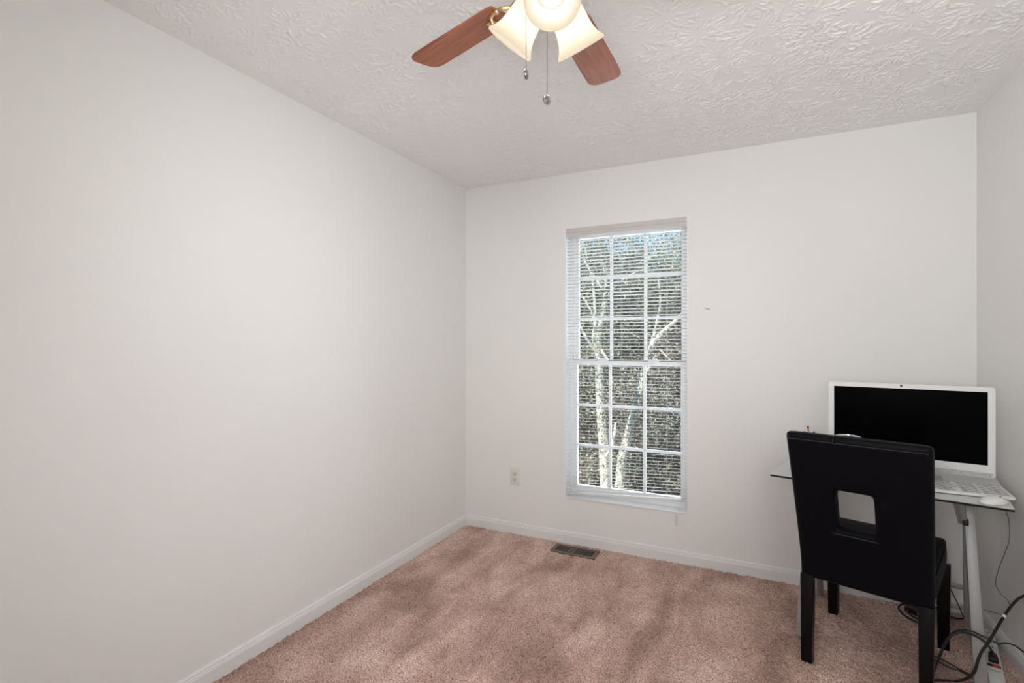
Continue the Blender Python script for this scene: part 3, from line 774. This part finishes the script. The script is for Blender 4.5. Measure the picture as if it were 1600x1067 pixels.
# ------------------------------------------------------------------ power strip
P0 = Vector((2.846, -.205, 0)); P1 = Vector((2.732, -.690, 0)); PL = (P1 - P0).length; pd = (P1 - P0).normalized()
pyaw = math.degrees(math.atan2(pd.y, pd.x))
ps = thing('power_strip', 'white power strip with a red switch on the carpet beside the desk leg', 'power strip', (P0 + P1) / 2 + Vector((0, 0, .003)), pyaw)
m = MB(); m.prism(rounded(PL, .050, .008), 0, .034, None, bevel=.004); m.build('body', M_pcwhite, ps)
for k in range(6):
    x = -PL / 2 + .035 + k * .048
    m = MB()
    for dy in (-.0065, .0065): m.box((x - .004, dy, .0341), (.0085, .0030, .0012))
    m.lathe([(0, .0007), (.0034, .0007), (.0034, 0)], Matrix.Translation((x + .008, 0, .034)), 12); m.build('socket', M_dark, ps, smooth=False)
xs = PL / 2 - .155
m = MB(); m.box((xs, 0, .0345), (.018, .040, .002)); m.build('switch_bezel', M_black, ps)
m = MB(); m.box((xs, .006, .0365), (.013, .020, .005), bevel=.001); m.build('switch', M_red, ps)
m = MB()
rk = random.Random(9)
for r_, (xx, half) in enumerate(((xs + .036, .017), (xs + .044, .010))):
    y = -half
    while y < half:
        w_ = rk.uniform(.0016, .0026); m.box((xx + rk.uniform(-.0004, .0004), y, .0342), (.0046 if r_ == 0 else .0026, w_, .0005)); y += w_ + .0012
m.build('printed_lettering', M_ink, ps, smooth=False)

# ------------------------------------------------------------------ cables
def cable(name, pts, r, label, cat='cable', material=None, group=None):
    m = MB(); m.tube(smooth_path(pts, 8), r, 8); o = m.build(name, material or M_rubber); return tag(o, label, cat, group)
def fl(px, py, z): return on_plane(px, py, 2, z)
# plug in the strip with its cord arching over to the chair leg
pt = Vector((xs - .050, 0, .034)); Ms = Matrix.Translation(ps.location) @ Matrix.Rotation(R(pyaw), 4, 'Z')
plug_c = Ms @ Vector((xs - .055, 0, .046)); plug_t = Ms @ Vector((xs - .090, 0, .050))
pg = thing('power_plug', 'black plug pushed into the white power strip, its cord arching left', 'plug', plug_c, pyaw)
m = MB(); m.bar((.038, 0, 0), (-.020, 0, 0), .032, .020, bevel=.004, w2=.026, h2=.018); m.bar((-.020, 0, 0), (-.040, 0, .002), .018, .014, bevel=.003, w2=.010, h2=.010); m.build('plug_body', M_black, pg)
inv = (Matrix.Translation(plug_c) @ Matrix.Rotation(R(pyaw), 4, 'Z')).inverted()
path = [plug_t, at_depth(1543, 1007, 1.955), at_depth(1527, 995, 1.895), at_depth(1508, 988, 1.885), at_depth(1492, 990, 1.89), at_depth(1480, 1000, 1.90), at_depth(1471, 1018, 1.92), at_depth(1464, 1036, 1.95), fl(1456, 1052, .008), fl(1440, 1056, .006)]
m = MB(); m.tube(smooth_path([inv @ Vector(p) for p in path]), .0042, 8); m.build('cord', M_rubber, pg)
cable('thick_cable', [fl(1447, 1061, .006), fl(1455, 1062, .006), fl(1492, 1064, .008), at_depth(1510, 1060, 1.90), at_depth(1522, 1050, 1.88), at_depth(1528, 1032, 1.875), at_depth(1534, 1018, 1.875), at_depth(1544, 1004, 1.885), at_depth(1555, 986, 1.91), at_depth(1568, 964, 1.94), at_depth(1580, 947, 1.95), at_depth(1592, 935, 1.945), at_depth(1612, 926, 1.92)], .0048, 'thick black cord with a white tag, rising to the right over the power strip')
tg = at_depth(1568.5, 963, 1.941)
m = MB(); m.lathe([(.0058, -.007), (.0064, 0), (.0058, .007)], Matrix.Translation(tg) @ Vector(ray(1592, 935) - ray(1555, 986)).to_track_quat('Z', 'Y').to_matrix().to_4x4(), 12, caps=(True, True)); to = m.build('cord_tag', M_pcwhite, bpy.data.objects['thick_cable'])
cable('black_cord', [at_depth(1470, 1024, 1.95), at_depth(1477, 1004, 1.92), at_depth(1487, 990, 1.90), at_depth(1500, 984, 1.895), at_depth(1518, 986, 1.895), at_depth(1537, 995, 1.905), at_depth(1552, 1002, 1.95), at_depth(1560, 1006, 2.0), at_depth(1566, 1005, 2.04), at_depth(1575, 1005, 2.05), at_depth(1588, 1010, 2.03), at_depth(1606, 1024, 1.97)], .0030, 'thin black cord crossing the power strip towards the right wall')
cable('loose_cable', [fl(1440, 1012, .008), fl(1458, 1024, .008), fl(1476, 1032, .008), fl(1500, 1046, .008), fl(1516, 1054, .008), fl(1526, 1058, .008)], .0027, 'upper of two thin black cords lying on carpet between chair leg and desk leg')
cable('loose_cable', [fl(1440, 1018, .008), fl(1462, 1031, .008), fl(1482, 1042, .008), fl(1502, 1049, .008), fl(1520, 1060, .008)], .0027, 'lower of two thin black cords lying on carpet between chair leg and desk leg')
cable('coiled_cord', [fl(1446, 976, .010), fl(1428, 970, .010), fl(1412, 960, .012), fl(1404, 950, .012), fl(1410, 944, .014), fl(1430, 942, .012), fl(1450, 944, .012), fl(1475, 956, .010), fl(1490, 965, .010), fl(1508, 966, .010), fl(1520, 958, .012), fl(1500, 948, .014), fl(1470, 945, .014), fl(1436, 948, .016), fl(1418, 952, .016), fl(1424, 962, .014), fl(1444, 971, .012)], .0045, 'loops of black cord coiled on the carpet behind the chair legs')
ab = thing('power_adapter', 'black power adapter brick lying in the cord coil behind the chair', 'adapter', fl(1436, 961, .003), -35)
m = MB(); m.box((0, 0, .016), (.105, .048, .030), bevel=.005); m.build('brick', M_black, ab)
m = MB(); m.box((.012, -.0245, .016), (.016, .001, .010)); m.build('sticker', M_outlet, ab)
def DL(x, y, z): return DC + ux * x + uy * y + Vector((0, 0, z))
hb = thing('cable_box', 'small black cable box resting on the silver rail under the desk', 'adapter', DL(.165, .265, .233), DYAW)
m = MB(); m.box((0, 0, .009), (.085, .030, .017), bevel=.003); m.build('case', M_black, hb)
cable('monitor_cord', [DL(.07, .20, DH - .012), DL(.115, .225, .60), DL(.155, .245, .42), DL(.188, .255, .30), DL(.200, .262, .258)], .0036, 'black cord dropping from the desk to the cable box, straight and thicker')
cable('monitor_cord', [DL(.055, .20, DH - .012), DL(.110, .222, .55), DL(.178, .238, .40), DL(.192, .245, .34), DL(.170, .262, .258)], .0024, 'thin black cord bowing beside the thicker one above the cable box')
cable('monitor_cord', [DL(.175, .25, .40), DL(.200, .245, .30), DL(.235, .245, .22), DL(.262, .240, .160), DL(.285, .232, .10)], .0022, 'thin black cord hanging past the rail down to the desk leg')
tw = lambda px, py, off=.004: (lambda p: Vector((p.x, p.y, p.z)))(on_plane(px, py, 0, W - off))
cable('thin_wire', [DL(.37, -.20, DH - .010), at_depth(1576, 812, 1.90), at_depth(1577, 842, 1.93), at_depth(1571, 862, 1.96), at_depth(1565, 876, 1.98), at_depth(1558, 897, 2.0), at_depth(1556, 913, 2.02), at_depth(1565, 929, 2.03), at_depth(1575, 938, 2.04), at_depth(1577.5, 950, 2.05), tg + Vector((.004, 0, .004))], .0011, 'thin dark wire hanging from the right end of the desk')
cable('thin_wire', [at_depth(1536, 953, 2.12), at_depth(1550, 956, 2.10), at_depth(1560, 959, 2.08), tg + Vector((-.003, 0, 0))], .0010, 'short thin wire running left from the white cord tag to the desk leg', group=None)

cable('thread', [fl(982, 962, .009), fl(988, 963.3, .010), fl(995, 962.6, .010), fl(1001, 962.8, .009)], .0011, 'short white thread lying on the open carpet', 'thread', M_cord)

# ------------------------------------------------------------------ outside: hillside and trees
def leaf_mat(name, a, b_, c):
    m = mat(name, b_, .6, spec=.3); v = coords(m); n = noise(m, v, 9, 4, .7)
    L(m, ramp(m, n, [(.32, a), (.5, b_), (.68, c)]), BS(m).inputs['Base Color']); return m
M_leafdark = leaf_mat('evergreen_leaves', (.055, .058, .042), (.125, .130, .095), (.265, .265, .195))
M_leafpale = leaf_mat('pale_leaves', (.10, .125, .09), (.215, .245, .18), (.39, .40, .31))
M_leafdry = leaf_mat('dry_leaves', (.095, .082, .062), (.225, .20, .155), (.42, .375, .30))
def bark(name, a, b_):
    m = mat(name, a, .85, spec=.2); v = coords(m, (1, 1, .5)); n = noise(m, v, 22, 5, .65)
    L(m, ramp(m, n, [(.36, b_), (.50, a), (.7, tuple(min(1, x * 1.15) for x in a))]), BS(m).inputs['Base Color']); bump(m, n, .6, .02); return m
M_barkpale = bark('pale_bark', (.52, .50, .42), (.11, .11, .085))
M_barkdark = bark('grey_bark', (.10, .09, .08), (.04, .035, .03))
M_litter = mat('leaf_litter', (.24, .17, .13), .95, spec=.1)
L(M_litter, ramp(M_litter, noise(M_litter, coords(M_litter), 7, 6, .75), [(.35, (.045, .032, .024)), (.52, (.12, .085, .065)), (.7, (.21, .165, .135))]), BS(M_litter).inputs['Base Color'])

def gz(x, y):
    return -1.75 + max(0, y - 5.0) * .22 + .10 * math.sin(x * .9 + y * .5)
def hill():
    xs = np.linspace(-26, 14, 61); ys = np.concatenate([[TH + .02], np.linspace(1, 34, 50)])
    v = [(x, y, gz(x, y) + .05 * math.sin(3 * x + 1.7 * y)) for y in ys for x in xs]; nx = len(xs)
    f = [(j * nx + i, j * nx + i + 1, (j + 1) * nx + i + 1, (j + 1) * nx + i) for j in range(len(ys) - 1) for i in range(nx - 1)]
    return np_mesh('ground', v, f, M_litter)
struct(hill(), 'leaf littered slope outside the window', 'ground')

def leaves(name, centers, radii, n, size, material, parent, seed):
    rs = np.random.RandomState(seed); P = []
    per = n // len(centers)
    for c, r in zip(centers, radii):
        u = rs.normal(0, 1, (per, 3)); u /= np.linalg.norm(u, axis=1)[:, None]; rad = rs.uniform(.35, 1.0, per) ** .6
        P.append(np.array(c) + u * rad[:, None] * np.array(r))
    P = np.vstack(P); k = len(P)
    a = rs.normal(0, 1, (k, 3)); a /= np.linalg.norm(a, axis=1)[:, None]; t = rs.normal(0, 1, (k, 3)); b_ = np.cross(a, t); b_ /= np.linalg.norm(b_, axis=1)[:, None]
    s = size * rs.uniform(.6, 1.3, k)[:, None]
    v = np.stack([P - a * s, P + b_ * s * .42, P + a * s, P - b_ * s * .42], 1).reshape(-1, 3)
    f = np.arange(4 * k).reshape(k, 4)
    return np_mesh(name, v, f, material, parent, smooth=False)

def tree(name, label, x, y, height, trunk_r, crown, barkm, leafm, seed, nleaf=5000, lsize=.06, lean_=(0, 0), group=None, first=.35):
    rs = random.Random(seed); z = gz(x, y) - .05
    o = thing(name, label, 'tree', (x, y, z), group=group)
    pts = [Vector((lean_[0] * t + rs.uniform(-.04, .04) * (t > 0), lean_[1] * t, height * t)) for t in (0, .25, .5, .75, 1)]
    m = MB(); m.tube(smooth_path(pts, 4), [trunk_r * (1 - .75 * k / 16) for k in range(17)], 10); m.build('trunk', barkm, o)
    m = MB(); cs = []; rr = []
    for k in range(9):
        t = first + (1 - first) * k / 9; p0 = pts[0].lerp(pts[4], t); a = k * 2.4 + rs.uniform(-.4, .4); ln = crown * rs.uniform(.6, 1.0) * (1.15 - .6 * t)
        p1 = p0 + Vector((math.cos(a) * ln, math.sin(a) * ln, ln * .35)); m.tube([p0, (p0 + p1) / 2 + Vector((0, 0, .05)), p1], [trunk_r * .35, trunk_r * .22, trunk_r * .08], 6)
        cs.append(tuple(p0 + (p1 - p0) * .75)); rr.append((crown * .55, crown * .55, crown * .48))
    m.build('branches', barkm, o)
    leaves('foliage', cs, rr, nleaf, lsize, leafm, o, seed)
    return o

# two pale trunks close to the window
def P(px, py, yy): return on_plane(px, py, 1, yy)
def pale_trunk(label, main, forks, seed, leafpts):
    base = main[0][0]; g = Vector((base.x, base.y, gz(base.x, base.y) - .05))
    o = thing('pale_tree', label, 'tree', g)
    pts = [g] + [p for p, r in main]; rad = [main[0][1] * 1.25] + [r for p, r in main]
    sp = smooth_path(pts, 6); rr = [rad[min(len(rad) - 1, k // 6)] + (rad[min(len(rad) - 1, k // 6 + 1)] - rad[min(len(rad) - 1, k // 6)]) * (k % 6) / 6 for k in range(len(sp))]
    m = MB(); m.tube([p - g for p in sp], rr, 10); m.build('trunk', M_barkpale, o)
    for f in forks:
        m = MB(); s2 = smooth_path([p for p, r in f], 5); r2 = [f[0][1] + (f[-1][1] - f[0][1]) * k / (len(s2) - 1) for k in range(len(s2))]
        m.tube([p - g for p in s2], r2, 8); m.build('branch', M_barkpale, o)
    ivy = [tuple(p - g + Vector((0, -.02, 0))) for p in sp[::2]]
    leaves('ivy', ivy, [(.085, .085, .16)] * len(ivy), 80 * len(ivy), .020, M_leafpale, o, seed + 40)
    leaves('foliage', [tuple(p - g) for p in leafpts], [(.55, .5, .45)] * len(leafpts), 420 * len(leafpts), .024, M_leafpale, o, seed)
    return o
y1, y2 = 4.6, 5.4
pale_trunk('pale barked tree outside the left panes, upright with many white twigs',
    [(P(948, 775, y1), .10), (P(944, 700, y1), .085), (P(939, 640, y1), .075), (P(937, 585, y1), .07), (P(935, 530, y1), .05), (P(942, 490, y1), .04), (P(947, 440, y1), .03), (P(938, 390, y1), .022), (P(930, 340, y1), .015)],
    [[(P(937, 570, y1), .045), (P(928, 530, y1), .03), (P(930, 500, y1), .025), (P(926, 440, y1 + .2), .018), (P(912, 380, y1 + .3), .01)],
     [(P(935, 540, y1), .03), (P(948, 560, y1 - .1), .018), (P(955, 580, y1 - .2), .010)],
     [(P(940, 500, y1), .03), (P(955, 455, y1 + .2), .022), (P(985, 430, y1 + .3), .014), (P(1020, 415, y1 + .3), .008)],
     [(P(930, 500, y1), .022), (P(915, 470, y1 + .1), .016), (P(903, 455, y1 + .2), .010)],
     [(P(936, 560, y1), .03), (P(912, 520, y1 - .1), .018), (P(900, 490, y1 - .1), .010)],
     [(P(945, 720, y1), .05), (P(958, 690, y1 - .1), .035), (P(962, 660, y1 - .1), .016)],
     [(P(944, 455, y1), .022), (P(915, 410, y1 + .1), .014), (P(903, 372, y1 + .1), .008)]], 3,
    [P(910, 420, y1), P(925, 520, y1), P(905, 560, y1), P(930, 380, y1), P(960, 420, y1), P(905, 480, y1), P(950, 735, y1), P(940, 620, y1 - .1)])
pale_trunk('pale barked tree outside the right panes, leaning right and forked',
    [(P(968, 790, y2), .10), (P(971, 730, y2), .085), (P(979, 690, y2), .078), (P(990, 650, y2), .072), (P(1000, 610, y2), .070), (P(1008, 575, y2), .066), (P(1014, 550, y2), .060)],
    [[(P(1014, 552, y2), .055), (P(1024, 532, y2), .042), (P(1040, 515, y2), .040), (P(1058, 499, y2), .036), (P(1085, 470, y2), .025)],
     [(P(1013, 552, y2), .036), (P(1020, 530, y2), .028), (P(1026, 505, y2), .026), (P(1032, 470, y2), .016), (P(1028, 430, y2), .010)],
     [(P(1004, 600, y2), .04), (P(1013, 578, y2 - .1), .028), (P(1024, 556, y2 - .2), .016)],
     [(P(1030, 545, y2 - .3), .014), (P(1045, 560, y2 - .3), .009), (P(1060, 572, y2 - .3), .006)],
     [(P(970, 508, y2 - .3), .008), (P(985, 520, y2 - .3), .010), (P(1000, 528, y2 - .3), .008)]], 4,
    [P(1010, 600, y2), P(1025, 640, y2), P(1050, 660, y2), P(985, 740, y2)])

kinds = [('evergreen_tree', 'dense dark evergreen tree on the slope behind the pale trunks', M_barkdark, M_leafdark),
         ('dry_leaved_tree', 'tree with sparse brownish foliage on the slope behind the pale trunks', M_barkdark, M_leafdry),
         ('pale_green_tree', 'pale green tree rising against the sky behind the others', M_barkdark, M_leafpale)]
spots = [  # px, y, top pixel, crown, kind
    (905, 8.0, 430, 1.5, 0), (960, 9.0, 430, 1.7, 0), (1015, 8.4, 455, 1.5, 0), (1060, 9.2, 450, 1.7, 0),
    (930, 7.2, 560, 1.0, 1), (1000, 7.0, 600, 1.0, 1), (1050, 7.4, 560, 1.2, 1), (885, 7.0, 590, 1.0, 0), (975, 7.8, 520, 1.2, 0), (1090, 7.8, 500, 1.3, 1),
    (925, 12.5, 385, 2.2, 2), (985, 13.5, 383, 2.2, 2), (1050, 13.0, 405, 2.0, 2), (880, 13.0, 372, 2.2, 2), (1110, 12.0, 405, 2.2, 2)]
for i, (px, yy, tpx, crown, k) in enumerate(spots):
    p = P(px, 500, yy); top_ = P(px, tpx, yy).z; z = gz(p.x, yy)
    nm, lab, bk_, lf = kinds[k]
    tree(nm, lab, p.x, yy, top_ - z, .09 if k else .11, crown, bk_, lf, 20 + i, 13500 if k != 1 else 10500, .034 if yy < 10 else .050, group=('evergreens on the slope', 'brownish trees on the slope', 'trees against the sky')[k], first=.08 if k != 2 else .25)

for i, (px, yy, tpx, crown) in enumerate([(895, 6.4, 640, .75), (945, 6.8, 650, .8), (1000, 6.3, 660, .8), (1060, 6.6, 640, .85), (1105, 6.3, 630, .8), (920, 5.9, 720, .5), (1020, 5.9, 715, .55)]):
    p = P(px, 500, yy); top_ = P(px, tpx, yy).z
    tree('shrub', 'low shrub of mixed brown and green leaves around the pale trunks', p.x, yy, top_ - gz(p.x, yy), .03, crown, M_barkdark, M_leafdry if i % 2 else M_leafdark, 60 + i, 6500, .026, group='shrubs around the pale trunks', first=.02)
